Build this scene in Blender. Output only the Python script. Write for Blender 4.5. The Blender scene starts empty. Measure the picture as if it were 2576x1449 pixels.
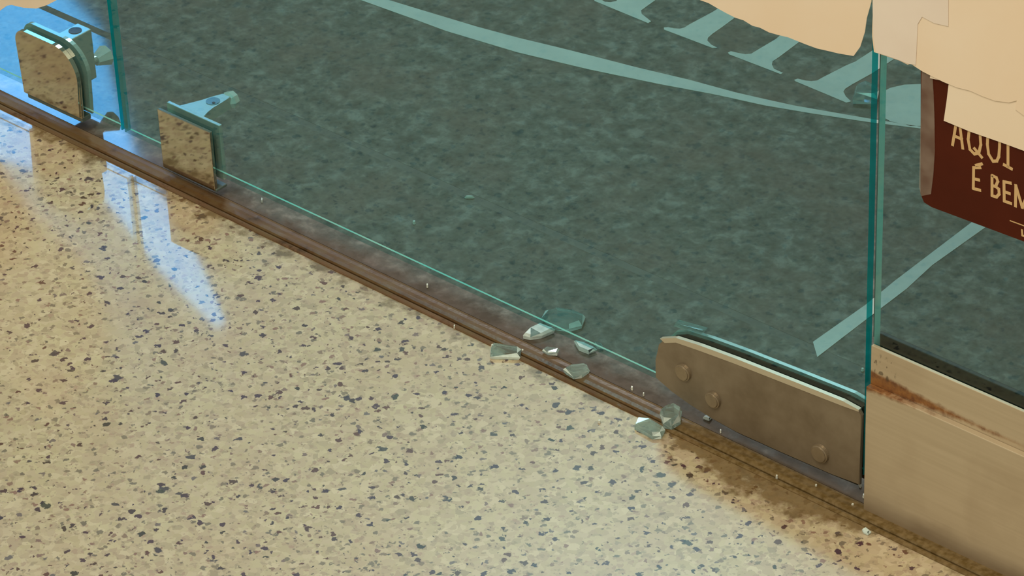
import bpy, bmesh, math, random
from mathutils import Vector, Matrix
from mathutils.geometry import tessellate_polygon
random.seed(7)
SC = bpy.context.scene
COL = SC.collection
# ------------------------------------------------------------------ camera
F_PX, TH, AZ, RO, DEPTH = 9000.0, math.radians(33.4), math.radians(43.0), math.radians(2.5), 2.43
r_ = Vector((math.cos(AZ), math.sin(AZ), 0)); fh = Vector((-math.sin(AZ), math.cos(AZ), 0)); zz = Vector((0, 0, 1))
FW = math.cos(TH)*fh - math.sin(TH)*zz
u_ = math.sin(TH)*fh + math.cos(TH)*zz
RT = math.cos(RO)*r_ - math.sin(RO)*u_
UP = math.sin(RO)*r_ + math.cos(RO)*u_
CAM = -(FW - UP*(820-724.5)/F_PX)*DEPTH
cd = bpy.data.cameras.new('camera'); co = bpy.data.objects.new('camera', cd); COL.objects.link(co)
cd.sensor_width = 36; cd.lens = F_PX/2576*36; cd.clip_start = .05; cd.clip_end = 60
co.matrix_world = Matrix(((RT.x, UP.x, -FW.x, CAM.x), (RT.y, UP.y, -FW.y, CAM.y), (RT.z, UP.z, -FW.z, CAM.z), (0, 0, 0, 1)))
SC.camera = co
# ------------------------------------------------------------------ light and exposure
SC.view_settings.view_transform = 'Standard'; SC.view_settings.look = 'None'
SC.view_settings.exposure = 0.20; SC.view_settings.gamma = 1; SC.view_settings.use_curve_mapping = False
W = bpy.data.worlds.new('world'); SC.world = W; W.use_nodes = True
W.node_tree.nodes['Background'].inputs[0].default_value = (.80, .70, .50, 1)
W.node_tree.nodes['Background'].inputs[1].default_value = .36
def area(name, loc, target, sx, sy, power, color):
    l = bpy.data.lights.new(name, 'AREA'); l.shape = 'RECTANGLE'; l.size = sx; l.size_y = sy; l.energy = power; l.color = color
    o = bpy.data.objects.new(name, l); COL.objects.link(o); o.location = loc
    o.rotation_euler = (Vector(target)-Vector(loc)).to_track_quat('-Z', 'Y').to_euler(); return o
area('warm_ceiling_lamp', (.6, -1.5, 2.8), (.1, -.1, 0), 1.4, 1.4, 42, (1, .85, .60))
area('cool_shop_light', (-1.72, 2.10, 2.78), (.2, -.25, 0), .50, .35, 29, (.82, .95, 1.0))
area('small_spot_lamp', (-.6, -2.2, 2.7), (0, 0, 0), .12, .12, 8, (1, .9, .72))

def un(px, py, axis, val):
    "world point that a photo pixel shows on the plane axis=val"
    d = FW + RT*(px-1288)/F_PX - UP*(py-724.5)/F_PX
    return CAM + d*((val-CAM[axis])/d[axis])
def zpts(l, z=0.0): return [un(x, y, 2, z) for x, y in l]
def ypts(l, y=0.0): return [un(a, b, 1, y) for a, b in l]

# ------------------------------------------------------------------ node helpers
def mat(name):
    m = bpy.data.materials.new(name); m.use_nodes = True; nt = m.node_tree
    for n in list(nt.nodes): nt.nodes.remove(n)
    out = nt.nodes.new('ShaderNodeOutputMaterial')
    return m, nt, out
def N(nt, t, ins=None, **kw):
    n = nt.nodes.new(t)
    for k, v in kw.items(): setattr(n, k, v)
    for k, v in (ins or {}).items():
        s = n.inputs[k]
        if isinstance(v, bpy.types.NodeSocket): nt.links.new(v, s)
        else: s.default_value = v
    return n
def ramp(nt, fac, stops, interp='LINEAR'):
    n = nt.nodes.new('ShaderNodeValToRGB'); cr = n.color_ramp; cr.interpolation = interp
    while len(cr.elements) < len(stops): cr.elements.new(.5)
    for e, (p, c) in zip(cr.elements, stops):
        e.position = p; e.color = c if len(c) == 4 else (*c, 1)
    nt.links.new(fac, n.inputs[0]); return n.outputs[0]
def mix(nt, fac, a, b, blend='MIX'):
    n = nt.nodes.new('ShaderNodeMix'); n.data_type = 'RGBA'; n.blend_type = blend
    for k, v in ((0, fac), (6, a), (7, b)):
        if isinstance(v, bpy.types.NodeSocket): nt.links.new(v, n.inputs[k])
        else: n.inputs[k].default_value = (*v, 1) if k > 0 and len(v) == 3 else v
    return n.outputs[2]
def M_(nt, op, a, b=0.0, c=0.0, clamp=False):
    n = nt.nodes.new('ShaderNodeMath'); n.operation = op; n.use_clamp = clamp
    for i, v in enumerate((a, b, c)):
        if isinstance(v, bpy.types.NodeSocket): nt.links.new(v, n.inputs[i])
        else: n.inputs[i].default_value = v
    return n.outputs[0]
def coords(nt, scale=(1, 1, 1), distort=0.0, dscale=300.0, seed=0.0, rot=0.0):
    tc = N(nt, 'ShaderNodeTexCoord')
    mp = N(nt, 'ShaderNodeMapping', {'Vector': tc.outputs['Object'], 'Scale': scale, 'Location': (seed, seed*.7, 0), 'Rotation': (0, 0, rot)})
    v = mp.outputs[0]
    if distort:
        no = N(nt, 'ShaderNodeTexNoise', {'Vector': v, 'Scale': dscale, 'Detail': 2.0})
        sub = N(nt, 'ShaderNodeVectorMath', {0: no.outputs['Color'], 1: (.5, .5, .5)}, operation='SUBTRACT')
        sc = N(nt, 'ShaderNodeVectorMath', {0: sub.outputs[0], 'Scale': distort}, operation='SCALE')
        v = N(nt, 'ShaderNodeVectorMath', {0: v, 1: sc.outputs[0]}, operation='ADD').outputs[0]
    return v
def noise(nt, v, scale, detail=3.0, rough=.5):
    return N(nt, 'ShaderNodeTexNoise', {'Vector': v, 'Scale': scale, 'Detail': detail, 'Roughness': rough})
def pbr(nt, out, **kw):
    b = N(nt, 'ShaderNodeBsdfPrincipled', {k.replace('_', ' '): v for k, v in kw.items()})
    nt.links.new(b.outputs[0], out.inputs[0]); return b
def sep(nt):
    tc = N(nt, 'ShaderNodeTexCoord'); s = N(nt, 'ShaderNodeSeparateXYZ', {0: tc.outputs['Object']}); return s.outputs
def band(nt, v, lo0, lo1, hi0, hi1):
    a = N(nt, 'ShaderNodeMapRange', {0: v, 1: lo0, 2: lo1, 3: 0.0, 4: 1.0}).outputs[0]
    b = N(nt, 'ShaderNodeMapRange', {0: v, 1: hi0, 2: hi1, 3: 1.0, 4: 0.0}).outputs[0]
    return M_(nt, 'MULTIPLY', a, b)

# ------------------------------------------------------------------ materials
def granite():
    m, nt, out = mat('beige_granite')
    view = AZ   # grains are cut a little long in the slab, across the quarry bed
    v1 = coords(nt, (1, 1, 1), .005, 180)
    a = N(nt, 'ShaderNodeTexVoronoi', {'Vector': v1, 'Scale': 210.0, 'Randomness': 1.0})
    sa = N(nt, 'ShaderNodeSeparateColor', {0: a.outputs['Color']})
    base = ramp(nt, sa.outputs[0], [(0, (.51, .445, .30)), (.2, (.61, .555, .385)), (.42, (.52, .44, .32)), (.6, (.66, .595, .44)), (.78, (.47, .385, .285)), (.9, (.59, .53, .37)), (1, (.39, .33, .235))])
    big = noise(nt, coords(nt, seed=3), 16, 3)
    base = mix(nt, ramp(nt, big.outputs[0], [(.4, (0, 0, 0)), (.7, (.35, .35, .35))]), base, (.50, .37, .26))
    def flecks(sc, seed, rlo, rhi, thr, stops, base, soft=.05, dist=.006, ds=240, strength=1.0):
        v = coords(nt, (1, 1, 1), dist, ds, seed)
        t = N(nt, 'ShaderNodeTexVoronoi', {'Vector': v, 'Scale': sc})
        s = N(nt, 'ShaderNodeSeparateColor', {0: t.outputs['Color']})
        pick = M_(nt, 'LESS_THAN', s.outputs[0], rhi)
        lim = N(nt, 'ShaderNodeMapRange', {0: s.outputs[2], 3: thr*.45, 4: thr}).outputs[0]
        d = M_(nt, 'SUBTRACT', lim, t.outputs['Distance'])
        mk = N(nt, 'ShaderNodeMapRange', {0: d, 1: 0.0, 2: soft, 3: 0.0, 4: strength}).outputs[0]
        mk = M_(nt, 'MULTIPLY', mk, pick)
        colr = ramp(nt, s.outputs[1], stops)
        return mix(nt, mk, base, colr)
    # dull grey-olive and rosy grains, then the dark mica flecks
    base = flecks(270, 1.3, 0, .62, .62, [(0, (.33, .27, .18)), (.5, (.40, .33, .25)), (.8, (.42, .28, .23)), (1, (.30, .26, .20))], base, .15, .006, 260, .6)
    base = flecks(205, 5.1, 0, .52, .45, [(0, (.14, .12, .10)), (.5, (.22, .18, .13)), (.8, (.26, .13, .11)), (1, (.11, .10, .13))], base, .10, .007, 250, .85)
    base = flecks(148, 9.7, 0, .56, .37, [(0, (.055, .022, .055)), (.3, (.085, .035, .055)), (.5, (.045, .032, .022)), (.75, (.14, .05, .035)), (1, (.045, .022, .04))], base, .06, .007, 260, .95)
    base = flecks(88, 14.2, 0, .17, .31, [(0, (.045, .025, .05)), (.6, (.065, .045, .06)), (1, (.035, .035, .025))], base, .06, .009, 220, .9)
    # grime that has gathered by the threshold, near the patch fitting
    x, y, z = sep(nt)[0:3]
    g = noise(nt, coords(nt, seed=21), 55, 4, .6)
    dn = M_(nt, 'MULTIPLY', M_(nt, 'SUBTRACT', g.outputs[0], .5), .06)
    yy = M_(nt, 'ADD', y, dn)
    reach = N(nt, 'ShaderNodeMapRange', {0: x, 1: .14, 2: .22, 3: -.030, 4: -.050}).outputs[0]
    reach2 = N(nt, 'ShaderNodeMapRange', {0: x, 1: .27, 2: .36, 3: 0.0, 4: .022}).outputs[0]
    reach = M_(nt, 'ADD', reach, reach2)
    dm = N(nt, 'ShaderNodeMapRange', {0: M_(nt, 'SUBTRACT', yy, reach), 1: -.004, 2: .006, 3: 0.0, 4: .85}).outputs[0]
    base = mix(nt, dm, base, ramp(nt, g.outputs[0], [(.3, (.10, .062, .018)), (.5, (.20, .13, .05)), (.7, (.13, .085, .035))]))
    pbr(nt, out, Base_Color=base, Roughness=.30, Coat_Weight=.6, Coat_Roughness=.035, Coat_IOR=1.5, Specular_IOR_Level=.38)
    return m
def dark_stone():
    m, nt, out = mat('dark_stone')
    v = coords(nt, (1, 1, 1), .012, 60)
    n1 = noise(nt, v, 70, 6, .62); n2 = noise(nt, coords(nt, seed=6), 14, 4, .55); n3 = noise(nt, coords(nt, seed=9), 220, 2)
    c = ramp(nt, n1.outputs[0], [(.30, (.062, .068, .060)), (.42, (.112, .120, .105)), (.53, (.19, .18, .162)), (.66, (.36, .33, .305))])
    c = mix(nt, ramp(nt, n2.outputs[0], [(.46, (0, 0, 0)), (.66, (.6, .6, .6))]), c, (.23, .145, .12))
    c = mix(nt, .22, c, ramp(nt, n3.outputs[0], [(.35, (.03, .03, .03)), (.7, (.22, .21, .18))]))
    # brown dirt worked in along the threshold
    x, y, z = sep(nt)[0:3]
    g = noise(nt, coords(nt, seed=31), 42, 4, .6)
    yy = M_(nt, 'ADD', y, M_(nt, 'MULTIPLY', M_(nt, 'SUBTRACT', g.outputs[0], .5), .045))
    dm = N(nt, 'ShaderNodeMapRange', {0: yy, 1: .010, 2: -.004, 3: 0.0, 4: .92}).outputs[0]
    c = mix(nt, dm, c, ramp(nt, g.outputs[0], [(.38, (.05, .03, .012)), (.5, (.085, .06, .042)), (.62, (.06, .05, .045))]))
    pbr(nt, out, Base_Color=c, Roughness=.5, Specular_IOR_Level=.12, Coat_Weight=.75, Coat_Roughness=.05, Coat_IOR=1.5)
    return m
def simple(name, col, rough=.5, metal=0.0, n_scale=0, n_amt=.2, dark=None, coat=0.0, spec=.5, stretch=(1, 1, 1), bump=0):
    m, nt, out = mat(name); c = (*col, 1)
    kw = {}
    if n_scale:
        no = noise(nt, coords(nt, stretch), n_scale, 4, .6)
        c = mix(nt, ramp(nt, no.outputs[0], [(.35, (0, 0, 0)), (.68, (1, 1, 1))]), tuple(col), tuple(dark or [k*(1-n_amt) for k in col]))
        if bump:
            kw['Normal'] = N(nt, 'ShaderNodeBump', {'Height': no.outputs[0], 'Strength': bump, 'Distance': .001}).outputs[0]
    pbr(nt, out, Base_Color=c, Roughness=rough, Metallic=metal, Coat_Weight=coat, Coat_Roughness=.05, Specular_IOR_Level=spec, **kw)
    return m
def pane_mat(name, tint, refl=1.55):
    m, nt, out = mat(name)
    tr = N(nt, 'ShaderNodeBsdfTransparent', {0: (*tint, 1)}); gl = N(nt, 'ShaderNodeBsdfGlossy', {0: (.85, .95, .93, 1), 'Roughness': .02})
    fr = N(nt, 'ShaderNodeFresnel', {0: 1.45})
    geo = N(nt, 'ShaderNodeNewGeometry')
    f = M_(nt, 'MULTIPLY', fr.outputs[0], M_(nt, 'SUBTRACT', 1.0, geo.outputs['Backfacing']))   # only the outer side of each face mirrors
    mx = N(nt, 'ShaderNodeMixShader', {0: M_(nt, 'MULTIPLY', f, refl, clamp=True), 1: tr.outputs[0], 2: gl.outputs[0]})
    nt.links.new(mx.outputs[0], out.inputs[0]); return m
def edge_mat(name, col, col2, tf=.35, tc=(.05, .75, .80, 1)):
    m, nt, out = mat(name)
    no = noise(nt, coords(nt, (1, 1, 1)), 22, 2)
    c = mix(nt, ramp(nt, no.outputs[0], [(.4, (0, 0, 0)), (.62, (1, 1, 1))]), col, col2)
    b = pbr(nt, out, Base_Color=c, Roughness=.12, Specular_IOR_Level=.6)
    t = N(nt, 'ShaderNodeBsdfTransparent', {0: tc})
    mx = N(nt, 'ShaderNodeMixShader', {0: tf, 1: b.outputs[0], 2: t.outputs[0]}); nt.links.new(mx.outputs[0], out.inputs[0]); return m
def shard_mat():
    m, nt, out = mat('broken_glass')
    b = pbr(nt, out, Base_Color=(.80, .96, .95, 1), Roughness=.02, IOR=1.5, Transmission_Weight=1.0)
    d = N(nt, 'ShaderNodeBsdfDiffuse', {0: (.55, .75, .78, 1)}); t = N(nt, 'ShaderNodeBsdfTransparent', {0: (.9, .97, .96, 1)})
    n = noise(nt, coords(nt), 90, 2)
    mx = N(nt, 'ShaderNodeMixShader', {0: .30, 1: b.outputs[0], 2: t.outputs[0]})
    mx2 = N(nt, 'ShaderNodeMixShader', {0: .13, 1: mx.outputs[0], 2: d.outputs[0]})
    nt.links.new(mx2.outputs[0], out.inputs[0]); return m
def skirt_mat():
    m, nt, out = mat('brushed_steel_with_rust')
    no = noise(nt, coords(nt, (1, 1, 30)), 12, 4); bl = noise(nt, coords(nt, seed=4), 30, 4)
    c = mix(nt, ramp(nt, no.outputs[0], [(.3, (0, 0, 0)), (.7, (1, 1, 1))]), (.56, .48, .355), (.62, .54, .41))
    c = mix(nt, ramp(nt, bl.outputs[0], [(.5, (0, 0, 0)), (.75, (.3, .3, .3))]), c, (.40, .31, .21))
    x, y, z = sep(nt)[0:3]
    rn = noise(nt, coords(nt, seed=2), 160, 4, .6)
    w = N(nt, 'ShaderNodeMapRange', {0: x, 1: .306, 2: .385, 3: .0065, 4: .0009}).outputs[0]
    dz = M_(nt, 'ABSOLUTE', M_(nt, 'SUBTRACT', z, .0985))
    dz = M_(nt, 'ADD', dz, M_(nt, 'MULTIPLY', M_(nt, 'SUBTRACT', rn.outputs[0], .5), .006))
    k = N(nt, 'ShaderNodeMapRange', {0: M_(nt, 'SUBTRACT', w, dz), 1: -.0012, 2: .0018, 3: 0.0, 4: .9}).outputs[0]
    far = N(nt, 'ShaderNodeMapRange', {0: x, 1: .40, 2: .43, 3: 1.0, 4: .2}).outputs[0]
    c = mix(nt, M_(nt, 'MULTIPLY', k, far), c, ramp(nt, rn.outputs[0], [(.35, (.16, .045, .008)), (.6, (.36, .15, .03))]))
    # dark scuffs on the first centimetres of the upper strip
    sn = noise(nt, coords(nt, (1, 1, .5), seed=8), 330, 2)
    sm = M_(nt, 'MULTIPLY', ramp(nt, sn.outputs[0], [(.57, (0, 0, 0)), (.63, (1, 1, 1))]), M_(nt, 'MULTIPLY', band(nt, x, .3085, .311, .325, .331), band(nt, z, .100, .103, .117, .120)))
    c = mix(nt, M_(nt, 'MULTIPLY', sm, .7), c, (.10, .08, .05))
    # grey grime along the foot
    gz = M_(nt, 'ADD', z, M_(nt, 'MULTIPLY', M_(nt, 'SUBTRACT', bl.outputs[0], .5), .02))
    c = mix(nt, N(nt, 'ShaderNodeMapRange', {0: gz, 1: .016, 2: .002, 3: 0.0, 4: .6}).outputs[0], c, (.23, .16, .10))
    pbr(nt, out, Base_Color=c, Roughness=.5, Metallic=.35); return m
G = granite(); DS = dark_stone(); SK = skirt_mat(); SH = shard_mat()
PANE = pane_mat('green_float_glass', (.645, .845, .868))
EDGE = edge_mat('glass_edge_teal', (.0, .38, .46), (.0, .46, .54))
EDGE_L = edge_mat('glass_edge_lit', (.30, .97, 1.0), (.62, 1.0, .98), .08)  # light piped along the glass edge is put into this bright base colour
CHROME = simple('polished_chrome', (.54, .52, .45), .06, 1.0)
BAR = simple('dull_bar_steel', (.16, .22, .22), .35, .3)
KNOB = simple('bright_chrome', (.92, 1, 1), .15, .25)
CHROME2 = simple('satin_chrome', (.66, .76, .74), .25, .45)
STEEL = simple('worn_steel', (.31, .265, .205), .42, .5, 38, dark=(.22, .18, .13))
RIM = simple('pale_steel_rim', (.62, .58, .47), .35, .4)
def grimy(name, a, b, rough):
    m, nt, out = mat(name)
    n1 = noise(nt, coords(nt, (.12, 1, 1)), 90, 4, .6); n2 = noise(nt, coords(nt, seed=12), 38, 4, .65); n3 = noise(nt, coords(nt, seed=17), 260, 2)
    c = mix(nt, ramp(nt, n1.outputs[0], [(.35, (0, 0, 0)), (.65, (1, 1, 1))]), a, b)
    c = mix(nt, ramp(nt, n2.outputs[0], [(.45, (0, 0, 0)), (.62, (.6, .6, .6))]), c, (.15, .11, .055))
    c = mix(nt, ramp(nt, n2.outputs[0], [(.30, (.8, .8, .8)), (.42, (0, 0, 0))]), c, (.035, .018, .006))
    x = sep(nt)[0]
    k = N(nt, 'ShaderNodeMapRange', {0: M_(nt, 'ADD', x, M_(nt, 'MULTIPLY', M_(nt, 'SUBTRACT', n2.outputs[0], .5), .12)), 1: .10, 2: .19, 3: 0.0, 4: .8}).outputs[0]
    c = mix(nt, k, c, ramp(nt, n3.outputs[0], [(.35, (.13, .085, .025)), (.65, (.24, .175, .085))]))
    bp = N(nt, 'ShaderNodeBump', {'Height': n2.outputs[0], 'Strength': .5, 'Distance': .002})
    pbr(nt, out, Base_Color=c, Roughness=rough, Specular_IOR_Level=.28, Normal=bp.outputs[0]); return m
BROWN = grimy('brown_dirty_metal', (.095, .05, .019), (.15, .09, .038), .36)
BROWN2 = grimy('brown_lip_metal', (.18, .11, .07), (.11, .06, .03), .22)
DARKG = simple('groove_dirt', (.035, .018, .008), .6)
VINYL = simple('pale_inlay', (.72, .70, .66), .45, 0, 35, .12)
RUB = simple('black_rubber', (.012, .014, .010), .5)
PAPER = simple('cream_paper', (.98, .86, .73), .75, 0, 9, dark=(.95, .80, .64))
PAPER2 = simple('cream_paper_light', (.98, .88, .76), .75, 0, 9, dark=(.96, .83, .68))
TAPE = simple('pale_masking_tape', (.95, .88, .84), .7, 0, 12, dark=(.90, .81, .76))
SIGN = simple('red_brown_print', (.085, .013, .004), .7, 0, 30, .15, spec=.2)
INK = simple('cream_ink', (.72, .50, .26), .6)
HOLE = simple('dark_hole', (.02, .02, .03), .3)
m, nt, out = mat('clear_tape')
CT = m
d = N(nt, 'ShaderNodeBsdfDiffuse', {0: (.60, .50, .45, 1)}); t = N(nt, 'ShaderNodeBsdfTransparent', {0: (1, 1, 1, 1)}); g = N(nt, 'ShaderNodeBsdfGlossy', {0: (1, 1, 1, 1), 'Roughness': .15})
n = noise(nt, coords(nt), 60, 3)
a = N(nt, 'ShaderNodeMixShader', {0: ramp(nt, n.outputs[0], [(.35, (.05, .05, .05)), (.7, (.22, .22, .22))]), 1: t.outputs[0], 2: d.outputs[0]})
b = N(nt, 'ShaderNodeMixShader', {0: .05, 1: a.outputs[0], 2: g.outputs[0]})
nt.links.new(b.outputs[0], out.inputs[0])
m, nt, out = mat('blue_glow'); BLUE_GLOW = m
e = N(nt, 'ShaderNodeEmission', {0: (.13, .50, 1.0, 1), 1: 12.0}); nt.links.new(e.outputs[0], out.inputs[0])

# ------------------------------------------------------------------ mesh helpers
def link(name, bm, mats, parent=None, smooth=False):
    bmesh.ops.recalc_face_normals(bm, faces=bm.faces)
    me = bpy.data.meshes.new(name); bm.to_mesh(me); bm.free()
    for mm in (mats if isinstance(mats, (list, tuple)) else [mats]): me.materials.append(mm)
    if smooth:
        for p in me.polygons: p.use_smooth = True
    o = bpy.data.objects.new(name, me); COL.objects.link(o)
    if parent:
        o.parent = parent; o.matrix_parent_inverse = parent_inv(parent)
    return o
def parent_inv(p):
    mtx = Matrix.Translation(p.location)
    return mtx.inverted()
def empty(name, loc): 
    o = bpy.data.objects.new(name, None); COL.objects.link(o); o.location = loc; o.empty_display_size = .02; return o
def tag(o, label, cat, group=None):
    o['label'] = label; o['category'] = cat
    if group: o['group'] = group
    return o
def struct(o, label=None, cat=None):
    o['kind'] = 'structure'
    if label: o['label'] = label
    if cat: o['category'] = cat
    return o
def box(bm, x0, x1, y0, y1, z0, z1, bev=0.0, mi=0, seg=2):
    vs = [bm.verts.new((x, y, z)) for x in (x0, x1) for y in (y0, y1) for z in (z0, z1)]
    fs = [bm.faces.new([vs[i] for i in f]) for f in ((0, 1, 3, 2), (4, 6, 7, 5), (0, 4, 5, 1), (2, 3, 7, 6), (0, 2, 6, 4), (1, 5, 7, 3))]
    for f in fs: f.material_index = mi
    if bev:
        es = list({e for f in fs for e in f.edges})
        bmesh.ops.bevel(bm, geom=es, offset=bev, segments=seg, affect='EDGES', profile=.5)
def prism(bm, pts, vec, bev=0.0, taper=None):
    pts = [Vector(p) for p in pts]; vec = Vector(vec)
    c = sum(pts, Vector())/len(pts)
    lo = [bm.verts.new(p) for p in pts]
    hi = [bm.verts.new((c+(p-c)*(taper or 1))+vec) for p in pts]
    n = len(pts)
    if bev or n <= 4:
        f = [bm.faces.new(lo), bm.faces.new(hi[::-1])]
    else:
        f = []
        for tri in tessellate_polygon([pts]):
            i, j, k = tri
            if (pts[j]-pts[i]).cross(pts[k]-pts[i]).length < 1e-12: continue
            f.append(bm.faces.new((lo[i], lo[j], lo[k]))); f.append(bm.faces.new((hi[k], hi[j], hi[i])))
    for i in range(n): f.append(bm.faces.new((lo[i], lo[(i+1) % n], hi[(i+1) % n], hi[i])))
    if bev:
        bmesh.ops.bevel(bm, geom=list({e for q in f[:2] for e in q.edges}), offset=bev, segments=2, affect='EDGES')
        bmesh.ops.triangulate(bm, faces=[q for q in bm.faces if len(q.verts) > 4])
def cyl(bm, c, axis, r0, r1, h, n=24, bev=0.0):
    axis = Vector(axis).normalized(); q = axis.to_track_quat('Z', 'Y').to_matrix()
    lo = [bm.verts.new(Vector(c)+q@Vector((r0*math.cos(t), r0*math.sin(t), 0))) for t in [2*math.pi*i/n for i in range(n)]]
    hi = [bm.verts.new(Vector(c)+q@Vector((r1*math.cos(t), r1*math.sin(t), h))) for t in [2*math.pi*i/n for i in range(n)]]
    f = [bm.faces.new(lo[::-1]), bm.faces.new(hi)]
    for i in range(n): bm.faces.new((lo[i], lo[(i+1) % n], hi[(i+1) % n], hi[i]))
    if bev: bmesh.ops.bevel(bm, geom=list({e for e in f[1].edges}), offset=bev, segments=3, affect='EDGES')
def B(): return bmesh.new()

# ------------------------------------------------------------------ floors
E0, E1 = -.0215, -.0300      # the granite edge runs slightly askew of the glass
def edge_y(x): return E0 + (E1-E0)*(x+.5)/.9
bm = B(); X0, X1 = -2.2, 2.0
prism(bm, [(X0, -2.2, 0), (X1, -2.2, 0), (X1, edge_y(X1), 0), (X0, edge_y(X0), 0)], (0, 0, -.02))
struct(link('floor', bm, G), 'polished beige granite floor with dark flecks in front of the glass')
bm = B(); prism(bm, [(X0, edge_y(X0)+.0005, -.006), (X1, edge_y(X1)+.0005, -.006), (X1, 3.2, -.006), (X0, 3.2, -.006)], (0, 0, -.02))
fb = struct(link('floor.001', bm, simple('slab_bed', (.16, .15, .13), .6, 0, 120, .25)), 'dark grey-green stone floor behind the glass')
bm = B(); prism(bm, [(X0, edge_y(X0)+.0182, -.006), (X1, edge_y(X1)+.0182, -.006), (X1, .1020, -.006), (X0, .1020, -.006)], (0, 0, .006)); link('stone_slab', bm, DS, fb)
bm = B(); prism(bm, [(X0, .1090, -.006), (X1, .1090, -.006), (X1, 3.2, -.006), (X0, 3.2, -.006)], (0, 0, .006)); link('stone_slab', bm, DS, fb)
bm = B(); prism(bm, [(X0, .1020, -.006), (X1, .1020, -.006), (X1, .1090, -.006), (X0, .1090, -.006)], (0, 0, .0059)); link('reflection_strip', bm, simple('seam_reflection', (.185, .165, .14), .6, 0, 45, .35), fb)  # faint reflection line, put in as a paler strip of floor

# ------------------------------------------------------------------ threshold
tr = empty('trim_1', (0, -.02, 0)); struct(tr, 'dirty brown metal threshold strip between the two floors')
def profile(pr, name, m, n=60):
    bm = B(); rows = []
    for i in range(n+1):
        x = -1.2+2.4*i/n
        rows.append([bm.verts.new((x, edge_y(x)+y, z)) for y, z in pr])
    k = len(pr)
    for i in range(n):
        for j in range(k): bm.faces.new((rows[i][j], rows[i+1][j], rows[i+1][(j+1) % k], rows[i][(j+1) % k]))
    bm.faces.new(rows[0]); bm.faces.new(rows[-1])
    return link(name, bm, m, tr, smooth=False)
profile([(-.0010, -.006), (-.0010, .0006), (-.0004, .0013), (.0010, .0016), (.0024, .0013), (.0030, .0004), (.0030, -.006)], 'front_lip', BROWN2)
profile([(.0030, -.006), (.0030, -.0016), (.0046, -.0016), (.0046, -.006)], 'groove', DARKG)
profile([(.0046, -.006), (.0046, .0004), (.0054, .0014), (.0085, .0017), (.0120, .0012), (.0150, .0012), (.0172, .0006), (.0182, -.001), (.0182, -.006)], 'flat_bar', BROWN)

# ------------------------------------------------------------------ glass panes
GY = -.0065      # mid-plane of the 6 mm glass
def pane(name, x0, x1, z0, z1, label, left_pale=False, right_pale=False):
    bm = B(); t = .003
    box(bm, x0, x1, GY-t, GY+t, z0, z1)
    es = [e for e in bm.edges if all(abs(v.co.z-z0) < 1e-6 for v in e.verts) and abs(e.verts[0].co.y-e.verts[1].co.y) < 1e-6]
    bmesh.ops.bevel(bm, geom=es, offset=.0007, segments=1, affect='EDGES')
    for f in bm.faces:
        f.normal_update(); n = f.normal; c = f.calc_center_median()
        if abs(n.y) > .2 and abs(n.z) > .2: f.material_index = 2
        elif abs(n.x) > .5: f.material_index = 2 if (c.x < x0+1e-5 and left_pale) else 1
        else: f.material_index = 0
    o = link(name, bm, [PANE, EDGE, EDGE_L]); tag(o, label, 'glass screen'); return o
pane('glass_screen', -1.1, -.3742, .0205, 1.9, 'left glass pane, held by the round-cornered chrome clamp')
pane('glass_screen', -.3705, .3036, .0200, 1.9, 'wide middle glass pane between the square chrome clamp and the steel patch fitting')
pane('glass_screen', .3098, 1.2, .100, 1.9, 'right glass pane standing in the brushed steel base rail', True)
# slim clear edge seals where two panes meet
bm = B(); box(bm, -.3732, -.3722, -.0062, -.0045, .0205, 1.9, .0003); tag(link('clear_seal_strip', bm, simple('clear_seal', (.30, .42, .38), .15)), 'thin pale seal strip in the joint of the left and middle panes', 'seal')
bm = B(); box(bm, .3078, .3086, -.0080, -.0050, .126, 1.9, .0004); tag(link('clear_seal_strip', bm, simple('clear_seal_dark', (.05, .10, .11), .15)), 'thin dark seal strip on the joint of the middle and right panes', 'seal')

# ------------------------------------------------------------------ chrome clamp, round-cornered (left)
def rounded(x0, x1, z0, z1, rs, y, n=10):
    "outline in the XZ plane; radii rs: bottom-left, bottom-right, top-right, top-left"
    P = []
    for (cx, cz, a0, r) in ((x0+rs[0], z0+rs[0], 180, rs[0]), (x1-rs[1], z0+rs[1], 270, rs[1]), (x1-rs[2], z1-rs[2], 0, rs[2]), (x0+rs[3], z1-rs[3], 90, rs[3])):
        k = n if r > .001 else 1
        for i in range(k+1):
            a = math.radians(a0+90*i/k) if k > 1 else 0
            P.append((cx+r*math.cos(a), y, cz+r*math.sin(a)) if k > 1 else (cx, y, cz))
            if k == 1: break
    return P
c1 = empty('glass_clamp', (-.446, 0, .001)); tag(c1, 'polished chrome glass clamp with a large rounded corner on the left pane', 'clamp')
bm = B(); prism(bm, rounded(-.480, -.414, .0150, .0725, (.001, .001, .024, .011), -.0130), (0, .0034, 0), .0015); link('front_plate', bm, CHROME, c1)
bm = B(); prism(bm, rounded(-.480, -.414, .0150, .0725, (.001, .001, .024, .011), -.00965), (0, .0001, 0)); link('rubber_pad', bm, simple('clear_pad', (.35, .40, .34), .3), c1)
bm = B(); prism(bm, rounded(-.481, -.413, .0160, .0740, (.001, .001, .024, .011), -.0034), (0, .0034, 0), .0009); link('back_plate', bm, CHROME2, c1)
bm = B(); box(bm, -.477, -.4165, -.0105, -.0016, .0118, .0158, .0006); link('bottom_bar', bm, BAR, c1)
bm = B(); box(bm, -.4615, -.4465, -.0001, .0330, .0200, .0620, .0008); bl = link('block', bm, CHROME2, c1)
bm = B(); cyl(bm, (-.4540, .0235, .0616), (0, 0, 1), .0050, .0050, .0008, 28); link('screw_hole', bm, HOLE, bl)
bm = B(); cyl(bm, (-.4540, .0330, .0300), (0, 1, 0), .0032, .0032, .009, 16); link('stem', bm, CHROME2, c1)
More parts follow.
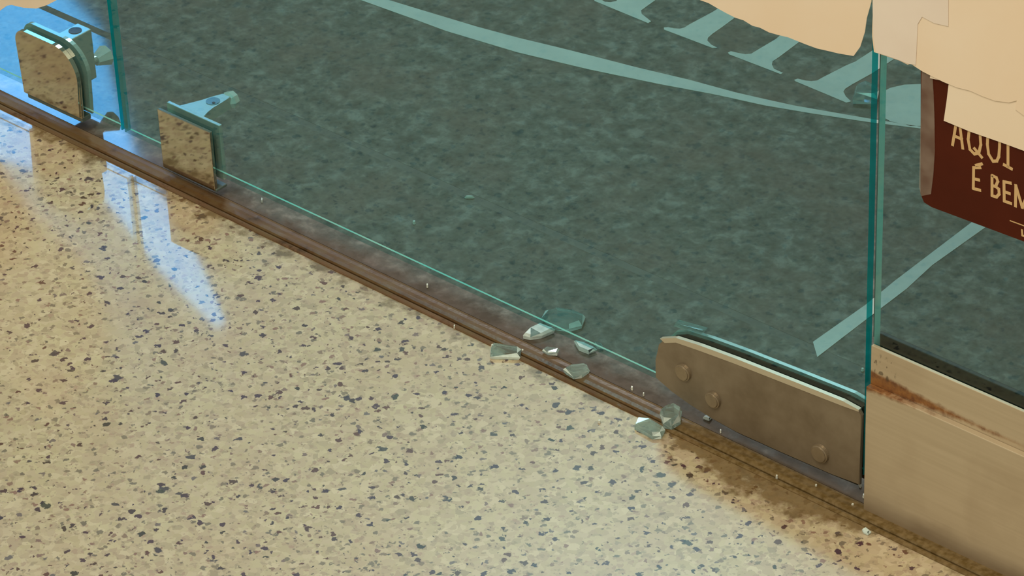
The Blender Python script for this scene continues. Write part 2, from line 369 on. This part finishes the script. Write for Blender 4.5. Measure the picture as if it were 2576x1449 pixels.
bm = B(); cyl(bm, (-.4540, .0400, .0290), (0, 1, 0), .0045, .0088, .011, 8, .0008); link('knob', bm, KNOB, c1)

# ------------------------------------------------------------------ chrome clamp, square (right of the joint)
c2 = empty('glass_clamp', (-.302, 0, .001)); tag(c2, 'square mirror-polished chrome glass clamp on the middle pane', 'clamp')
bm = B(); box(bm, -.3285, -.2745, -.0125, -.0097, .0080, .0570, .0004); link('front_plate', bm, CHROME, c2)
bm = B(); box(bm, -.3275, -.2755, -.00965, -.0095, .0205, .0560); link('rubber_pad', bm, simple('dark_pad', (.10, .14, .14), .4), c2)
bm = B(); box(bm, -.3280, -.2738, -.0034, -.0004, .0130, .0585, .0004); link('back_plate', bm, CHROME2, c2)
bm = B(); box(bm, -.3280, -.2738, -.0118, -.0010, .0070, .0090, .0004); link('bottom_bar', bm, BAR, c2)
bm = B(); prism(bm, [(-.3190, -.0003, .0480), (-.2930, -.0003, .0480), (-.2955, .0060, .0480), (-.2970, .0130, .0480), (-.2975, .0250, .0480), (-.2980, .0320, .0480), (-.3060, .0320, .0480), (-.3090, .0250, .0480), (-.3110, .0160, .0480)], (0, 0, .0095), .0004); arm = link('arm', bm, CHROME2, c2)
bm = B(); cyl(bm, (-.3035, .0195, .0570), (0, 0, 1), .0052, .0052, .0009, 28); disc = link('screw_disc', bm, simple('blue_disc', (.22, .36, .40), .2, .6), arm)
bm = B(); cyl(bm, (-.3012, .0180, .0576), (0, 0, 1), .0012, .0012, .0006, 12); link('small_hole', bm, HOLE, c2)
bm = B(); cyl(bm, (-.3020, .0310, .0520), (0, 1, 0), .0045, .0070, .0030, 8); cyl(bm, (-.3020, .0340, .0520), (0, 1, 0), .0070, .0062, .0050, 8, .0006); link('knob', bm, KNOB, c2)

# ------------------------------------------------------------------ steel patch fitting (lower right of middle pane)
pf = empty('patch_fitting', (.22, 0, .001)); tag(pf, 'worn steel patch fitting with round screws at the foot of the middle pane', 'door fitting')
front = [(1648, 950), (1649, 905), (1656, 868), (1672, 853), (1700, 851), (1760, 870), (1850, 903), (2000, 962), (2120, 1010), (2160, 1032), (2168, 1046), (2164, 1130), (2162, 1221), (2090, 1192), (1960, 1135), (1852, 1086), (1790, 1052), (1736, 1018), (1690, 985)]
fp = ypts(front, -.0125)
bm = B(); prism(bm, fp, (0, .0028, 0), .0006); link('front_plate', bm, STEEL, pf)
rim = ypts([(1660, 852), (1700, 850), (1760, 869), (1850, 902), (2000, 961), (2120, 1009), (2160, 1031), (2160, 1036), (2118, 1021), (1998, 974), (1848, 915), (1758, 882), (1700, 862), (1672, 863)], -.0128)
bm = B(); prism(bm, rim, (0, .0029, 0)); link('top_rim', bm, RIM, pf)
bp = [Vector((p.x+.001, -.0020, p.z+.001)) for p in fp]
bm = B(); prism(bm, bp, (0, .0028, 0), .0005); link('back_plate', bm, CHROME2, pf)
bm = B(); prism(bm, [Vector((p.x*.97+.006, -.00968, p.z-.003)) for p in fp], (0, .00016, 0)); link('gasket', bm, RUB, pf)
bm = B(); prism(bm, [Vector((p.x*.97+.006, -.0034, p.z-.0015)) for p in fp], (0, .0013, 0)); link('gasket', bm, RUB, pf)
for x, y, r in ((1718, 937, .0058), (1793, 1006, .0056), (2062, 1141, .0062)):
    p = un(x, y, 1, -.0135); bm = B(); cyl(bm, (p.x, -.0120, p.z), (0, -1, 0), r*1.1, r*1.0, .0032, 28, .0009); link('screw', bm, simple('screw_steel', (.36, .30, .22), .32, .6, 90, .2), pf)

# ------------------------------------------------------------------ brushed base rail (right)
sr = empty('base_rail', (.6, 0, 0)); tag(sr, 'brushed steel base rail with a rust-stained ledge under the right pane', 'rail')
bm = B(); box(bm, .3100, 1.2, -.0170, -.0125, .0005, .0950, .0005); link('front_cover', bm, SK, sr)
bm = B(); box(bm, .3098, 1.2, -.0124, -.0099, .0005, .1230, .0004); link('upper_strip', bm, SK, sr)
bm = B(); box(bm, .3100, 1.2, .0010, .0060, .0005, .1080, .0004); link('rear_strip', bm, CHROME2, sr)
bm = B(); box(bm, .3075, 1.2, -.0030, .0006, .0850, .1262, .0006); link('gasket', bm, RUB, sr)
bm = B(); box(bm, .3110, 1.2, -.0098, .0008, .0005, .0840); link('core', bm, RUB, sr)

# ------------------------------------------------------------------ lettering inlaid in the dark floor
lg = empty('floor_lettering', (-.1, .38, 0)); tag(lg, 'pale serif letters and curved bands inlaid in the dark floor behind glass', 'floor sign')
def c2f(l): return [(1480+x/3.389, y/3.389) for x, y in l]
def inlay(name, px, top=.0004): 
    bm = B(); prism(bm, zpts(px), (0, 0, top)); return link(name, bm, VINYL, lg)
def letter(px_foot, stem_l, stem_r, L=.11):
    "foot outline from the photograph; the stem runs on straight back under the paper"
    P = zpts(px_foot); a = un(*stem_l, 2, 0); b = un(*stem_r, 2, 0)
    i = len(P)
    w = (b.x-a.x)
    P += [Vector((b.x, b.y+.001, 0)), Vector((b.x, a.y+L, 0)), Vector((b.x+w*.55, a.y+L+.006, 0)), Vector((b.x+w*.55, a.y+L+.010, 0)), Vector((a.x-w*.55, a.y+L+.010, 0)), Vector((a.x-w*.55, a.y+L+.006, 0)), Vector((a.x, a.y+L, 0)), Vector((a.x, a.y+.001, 0))]
    bm = B(); prism(bm, P, (0, 0, .0004)); return link('letter', bm, VINYL, lg)
letter(c2f([(240, 12), (190, 22), (140, 18), (95, -10), (60, -10), (50, 10), (510, 200), (535, 185), (455, 122), (450, 92), (480, 70)]), (1566, -30), (1650, 0))
letter(c2f([(1060, 105), (860, 212), (820, 238), (780, 248), (730, 245), (680, 235), (645, 238), (645, 255), (1060, 412), (1100, 410), (1050, 385), (1015, 350), (1020, 325), (1060, 290), (1135, 238)]), (1802, 25), (1850, 44))
letter(c2f([(1600, 335), (1440, 430), (1390, 460), (1340, 466), (1280, 455), (1215, 440), (1190, 452), (1200, 466), (1640, 635), (1660, 625), (1582, 590), (1565, 552), (1572, 525), (1625, 490)]), (1964, 88), (2008, 108))
letter(c2f([(2200, 560), (2000, 662), (1950, 690), (1900, 695), (1850, 690), (1785, 674), (1755, 684), (1765, 696), (2200, 878), (2240, 868), (2195, 825), (2175, 785), (2190, 760), (2250, 722)]), (2150, 157), (2193, 186))
inlay('curved_band', [(975, 0), (1060, 26), (1200, 68), (1300, 95), (1400, 119), (1480, 139), (1604, 171), (1731, 201), (1849, 233), (1923, 250), (1996, 266), (2070, 279), (2185, 299), (2330, 322), (2330, 326), (2185, 308), (2041, 286), (1923, 266), (1837, 247), (1790, 237), (1657, 212), (1580, 196), (1480, 175), (1400, 156), (1300, 132), (1200, 102), (1120, 78), (1050, 52), (905, 0), (640, -100), (400, -200), (440, -215), (700, -100)])
inlay('straight_band', [(2045, 861), (2056, 899), (2177, 806), (2281, 727), (2345, 668), (2477, 574), (2560, 516), (2525, 500), (2443, 561), (2250, 708), (2177, 768)])
inlay('letter', [(2212, 236), (2240, 222), (2275, 214), (2330, 212), (2400, 235), (2400, 290), (2330, 318), (2290, 318), (2240, 306), (2212, 290)])

# ------------------------------------------------------------------ brown sign and tape
sg = empty('notice_sign', (.41, -.0097, .237)); tag(sg, 'red-brown printed notice reading AQUI É BEM taped to the right pane', 'sign')
ys = -.0097
sp = ypts([(2318, 180), (2317, 486), (2326, 508), (2345, 520), (2576, 606)], ys)
bm = B(); prism(bm, sp + [Vector((.56, ys, .2345)), Vector((.56, ys, .345)), Vector((.336, ys, .345))], (0, -.0006, 0)); link('card', bm, SIGN, sg)
def stroke(pts, w, y=-.0104, t=.0002, name='letter', par=None):
    bm = B()
    for s in pts:
        P = [un(a, b, 1, y) for a, b in s]
        for i in range(len(P)-1):
            d = (P[i+1]-P[i]); L = d.length; d.normalize(); n = Vector((-d.z, 0, d.x))*w/2; e = d*w*.35
            q = [P[i]-n-e, P[i+1]-n+e, P[i+1]+n+e, P[i]+n-e]
            vs = [bm.verts.new(v) for v in q]; hs = [bm.verts.new(v+Vector((0, -t-i*1e-6, 0))) for v in q]
            bm.faces.new(vs[::-1]); bm.faces.new(hs)
            for k in range(4): bm.faces.new((vs[k], vs[(k+1) % 4], hs[(k+1) % 4], hs[k]))
    return link(name, bm, INK, par or sg)
def arc(cx, cy, rx, ry, a0, a1, n=10, sk=.0):
    return [(cx+rx*math.cos(math.radians(a0+(a1-a0)*i/n)), cy-ry*math.sin(math.radians(a0+(a1-a0)*i/n))+sk*rx*math.cos(math.radians(a0+(a1-a0)*i/n))) for i in range(n+1)]
wl = .0019
def S(l): return [(2080+x/2.337, y/2.337) for x, y in l]
stroke([S([(740, 852), (765, 700), (778, 700), (800, 872)]), S([(752, 800), (796, 818)])], wl)                 # A
stroke([S([(870, 735), (838, 765), (832, 820), (842, 878), (868, 905), (895, 898), (906, 850), (902, 790), (885, 745), (868, 735)]), S([(868, 872), (912, 925)])], wl)   # Q
stroke([S([(948, 765), (945, 850), (952, 905), (978, 948), (1000, 946), (1012, 920), (1016, 870), (1018, 790)])], wl)                        # U
stroke([S([(1066, 810), (1066, 980)]), S([(1042, 968), (1088, 993)]), S([(1042, 800), (1092, 820)])], wl)                                   # I
stroke([S([(903, 985), (864, 985), (862, 1108), (902, 1118)]), S([(864, 1050), (896, 1058)]), S([(878, 972), (912, 963)])], wl)     # É
stroke([S([(972, 1034), (972, 1150), (998, 1158), (1014, 1140), (1012, 1112), (996, 1098), (974, 1090)]), S([(974, 1032), (998, 1044), (1006, 1066), (994, 1094)])], wl)   # B
stroke([S([(1082, 1076), (1042, 1068), (1044, 1182), (1084, 1196)]), S([(1044, 1126), (1076, 1138)])], wl)               # E
stroke([S([(1110, 1212), (1112, 1090), (1150, 1220), (1190, 1120), (1196, 1250)])], wl)                            # M
stroke([S([(1078, 1297), (1130, 1316), (1200, 1342)])], .0006, name='printed_line')
stroke([S([(1148, 1352), (1150, 1384), (1172, 1392)])], .0012)
bm = B(); prism(bm, ypts([(2319, 176), (2345, 180), (2349, 240), (2351, 300), (2352, 380), (2348, 440), (2342, 488), (2318, 493), (2312, 470), (2316, 320)], -.0107), (0, -.0002, 0))
tag(link('clear_tape', bm, CT), 'strip of clear tape along the left edge of the red-brown notice', 'tape')

# ------------------------------------------------------------------ torn paper
def ragged(l, amp=3.0, step=26):
    out = []
    for i in range(len(l)-1):
        (x0, y0), (x1, y1) = l[i], l[i+1]; n = max(1, int(math.hypot(x1-x0, y1-y0)/step))
        for k in range(n):
            t = k/n; out.append((x0+(x1-x0)*t+random.uniform(-amp, amp)*.5, y0+(y1-y0)*t+random.uniform(-amp, amp)*(1 if k else .3)))
    out.append(l[-1]); return out
def paper(name, px, y, extra, m, label, th=.0004, cat='paper'):
    P = ypts(px, y)+[Vector((a, y, b)) for a, b in extra]
    bm = B(); prism(bm, P, (0, -th, 0)); o = link(name, bm, m); return tag(o, label, cat)
paper('torn_paper', [(1570, -130), (1660, -60)] + ragged([(1762, 0), (1805, 20), (1852, 44), (1935, 80), (2030, 112), (2110, 134), (2148, 141), (2166, 118), (2176, 80), (2182, 45), (2193, 4)], 3, 22)+[(2196, -40)], -.0097, [(.296, .66), (.10, .66), (.05, .45)], PAPER, 'torn cream paper sheet hanging on the middle pane near its right end')
paper('torn_paper', [(2340, 196), (2388, 206), (2382, 255), (2375, 303), (2440, 330), (2520, 358), (2580, 380)], -.0110, [(.56, .255), (.56, .40), (.36, .40)], PAPER2, 'lower cream paper strip covering the top of the red-brown notice')
paper('torn_paper', ragged([(2197, -100), (2195, 40), (2196, 90), (2201, 130), (2228, 140), (2262, 152), (2284, 162), (2292, 160), (2320, 178), (2375, 205), (2440, 228), (2505, 253), (2540, 258), (2560, 252), (2556, 275), (2590, 300)], 3, 24), -.0116, [(.56, .300), (.56, .66), (.302, .66)], PAPER, 'upper torn cream paper sheet across the right pane')
paper('masking_tape', [(2197, -100), (2196, 40), (2198, 100), (2204, 132), (2228, 139), (2262, 151), (2284, 160), (2304, 163), (2309, 60), (2320, 42), (2350, 58), (2386, 66), (2386, 0), (2386, -100)], -.0122, [], TAPE, 'pale pinkish masking tape at the left edge of the upper paper', .0002, 'tape')
paper('torn_paper', [(-60, 60), (0, 27), (18, 14), (30, 12), (60, 19), (92, 21), (120, 12), (143, 0), (165, -30)], -.0097, [(-.42, .20), (-.50, .30), (-.62, .25), (-.62, .10)], PAPER, 'cream paper sheet at the top of the left pane above the round-cornered clamp')

# ------------------------------------------------------------------ broken glass
FRAC = simple('fracture_glint', (.78, .97, 1.0), .12, 0, 150, .25, spec=.8)  # bright fracture facets, with the white glints of the glass put into the colour
def shard(px, h, label, z=0.0003, taper=.86, name='glass_fragment', y=None, group=None, br=.42):
    P = zpts(px, z)
    bm = B(); c = sum(P, Vector())/len(P)
    lo = [bm.verts.new(c+(p-c)*random.uniform(.9, 1)) for p in P]
    md = [bm.verts.new(c+(p-c)*random.uniform(.97, 1.04)+Vector((0, 0, h*random.uniform(.3, .6)))) for p in P]
    sh = Vector((random.uniform(-1, 1), random.uniform(-1, 1), 0))*h*.12
    hi = [bm.verts.new(c+sh+(p-c)*taper*random.uniform(.9, 1.05)+Vector((0, 0, h*random.uniform(.85, 1.0)))) for p in P]
    n = len(P); bm.faces.new(lo); bm.faces.new(hi[::-1])
    for a, b in ((lo, md), (md, hi)):
        for i in range(n): bm.faces.new((a[i], a[(i+1) % n], b[(i+1) % n], b[i]))
    bmesh.ops.triangulate(bm, faces=bm.faces)
    bm.normal_update()
    for f in bm.faces:
        if abs(f.normal.z) < (.85 if br < .8 else 1.1) and random.random() < br: f.material_index = 1
    o = link(name, bm, [SH, FRAC]); tag(o, label, 'broken glass', group); return o
GB = 'broken glass fragments by the threshold'
shard([(1362, 808), (1372, 792), (1400, 788), (1440, 794), (1474, 806), (1464, 826), (1432, 836), (1400, 832)], .006, 'largest teal glass fragment, flat on the dark floor behind the pane', group=GB)
shard([(1316, 852), (1334, 836), (1362, 824), (1396, 838), (1364, 852), (1334, 856)], .005, 'bright pointed teal glass fragment under the pane edge', group=GB, br=.85)
shard([(1444, 864), (1468, 870), (1502, 886), (1482, 893), (1456, 882)], .004, 'narrow blue-white glass fragment under the pane edge', group=GB, br=.9)
shard([(1492, 866), (1510, 868), (1518, 880), (1502, 878)], .003, 'small pale glass fragment behind the pane edge beside the narrow one', group=GB)
shard([(1364, 886), (1376, 878), (1408, 884), (1402, 895), (1378, 894)], .003, 'amber-looking clear glass fragment on the brown threshold strip', .0020, group=GB)
shard([(1232, 888), (1240, 876), (1312, 886), (1310, 906), (1232, 904)], .005, 'flat clear glass fragment on the beige granite, leftmost of all', group=GB)
shard([(1418, 940), (1436, 930), (1476, 926), (1484, 938), (1464, 952), (1442, 955)], .006, 'pinkish-white glass fragment on the edge of the threshold', .0018, group=GB)
shard([(1660, 1056), (1672, 1042), (1696, 1036), (1716, 1048), (1712, 1068), (1690, 1082), (1668, 1078)], .0095, 'chunky clear glass cube in front of the patch fitting', .0018, .82, group=GB)
shard([(1596, 1080), (1604, 1064), (1636, 1066), (1674, 1088), (1664, 1104), (1642, 1106)], .005, 'oblong clear glass fragment on the granite beside the chunky cube', group=GB)
shard([(1768, 1054), (1780, 1048), (1792, 1052), (1784, 1060)], .0025, 'small blue glass fragment under the patch fitting', group=GB, br=.9)
shard([(2144, 262), (2152, 236), (2176, 226), (2212, 236), (2206, 264)], .009, 'clear glass cube on the foot of the fourth inlaid letter', .0006, .8, group=GB)
# fragment lying on the top edge of the patch fitting's rear plate
P = ypts([(1700, 820), (1706, 810), (1778, 830), (1768, 842)], .0006); zt = P[0].z
bm = B(); prism(bm, [Vector((p.x, -.0022, p.z+.001)) for p in P], (0, .0045, 0), .0004); tag(link('glass_fragment', bm, SH), 'thin teal glass fragment on top of the patch fitting', 'broken glass', GB)
shard([(2168, 1336), (2178, 1330), (2192, 1342), (2184, 1347), (2172, 1343)], .0025, 'white glass chip on the granite in front of the base rail', taper=.7, br=.95)
crumbs = [(1181, 495, 15, 1.6, 'thin pale splinter on the dark floor far behind the middle pane'), (1042, 559, 5, 4, 'tiny crumb on the dark floor left of the thin splinter'),
 (659, 503, 2.5, 6, 'tiny white sliver right of the square chrome clamp'), (1075, 718, 3.5, 4, 'tiny white crumb under the middle pane at mid length'),
 (1143, 821, 3, 3, 'tiny white crumb on the granite edge'), (1241, 870, 7, 4, 'white crumb against the left end of the flat clear fragment'), (1236, 896, 5, 5, 'white crumb at the lower end of the flat clear fragment'),
 (1590, 976, 4, 4, 'tiny crumb behind the threshold left of the patch fitting'), (1619, 991, 3, 3, 'second tiny crumb left of the patch fitting'), (1508, 1060, 4, 3, 'tiny white crumb on the granite left of the oblong fragment'),
 (1813, 1084, 3, 3, 'tiny crumb under the foot of the patch fitting'), (1954, 1199, 4, 4, 'tiny crumb in the olive grime below the patch fitting'), (2053, 1222, 4, 3.5, 'tiny pinkish crumb in the grime below the right screw'),
 (2164, 1219, 5, 6, 'pinkish glass bead at the foot of the dark gap'), (2174, 1247, 6, 4.5, 'small white chip at the lower left corner of the base rail'), (2145, 1270, 5, 3, 'tiny pale crumb left of the base rail corner'),
 (2360, 1351, 4, 4, 'tiny white crumb in front of the base rail, upper of two'), (2358, 1367, 4, 3.5, 'tiny white crumb in front of the base rail, lower of two'), (2170, 929, 5, 3, 'tiny white fleck behind the middle pane at its right end'), (1315, 882, 4, 3, 'tiny crumb between flat fragment and threshold')]
WH = simple('crushed_glass', (.75, .80, .76), .2, 0, coat=.5)
for x, y, rx, ry, lb in crumbs:
    ry = max(ry, 1.2); n = 6; a0 = random.random()
    P = zpts([(x+rx*math.cos(a0+k*math.tau/n)*random.uniform(.75, 1.1), y+ry*math.sin(a0+k*math.tau/n)*random.uniform(.75, 1.1)) for k in range(n)], .0012 if y < 1300 else .0003)
    bm = B(); prism(bm, [p+Vector((0, 0, -.001)) for p in P], (0, 0, .0016 + .0004*min(rx, ry)/4), 0, .7); tag(link('glass_crumb', bm, WH), lb, 'broken glass', 'tiny glass crumbs')

# ------------------------------------------------------------------ added unseen blue glow, outline shaped to give the polished floors their blue reflection
WY = 3.0
def mirrored(px, py):
    P = un(px, py, 2, 0); d = P-CAM; d.z = -d.z; return P+d*((WY-P.y)/d.y)
ww = [mirrored(*p) for p in [(-350, -250), (60, -250), (143, 0), (228, 88), (252, 200), (322, 425), (400, 530), (450, 610), (545, 825), (400, 680), (300, 545), (240, 480), (120, 440), (0, 400), (-350, 300)]]
bm = B(); prism(bm, ww, (0, .03, 0)); struct(link('reflection_glow', bm, BLUE_GLOW), 'unseen blue glowing panel added at the far side for its reflection in the floors')
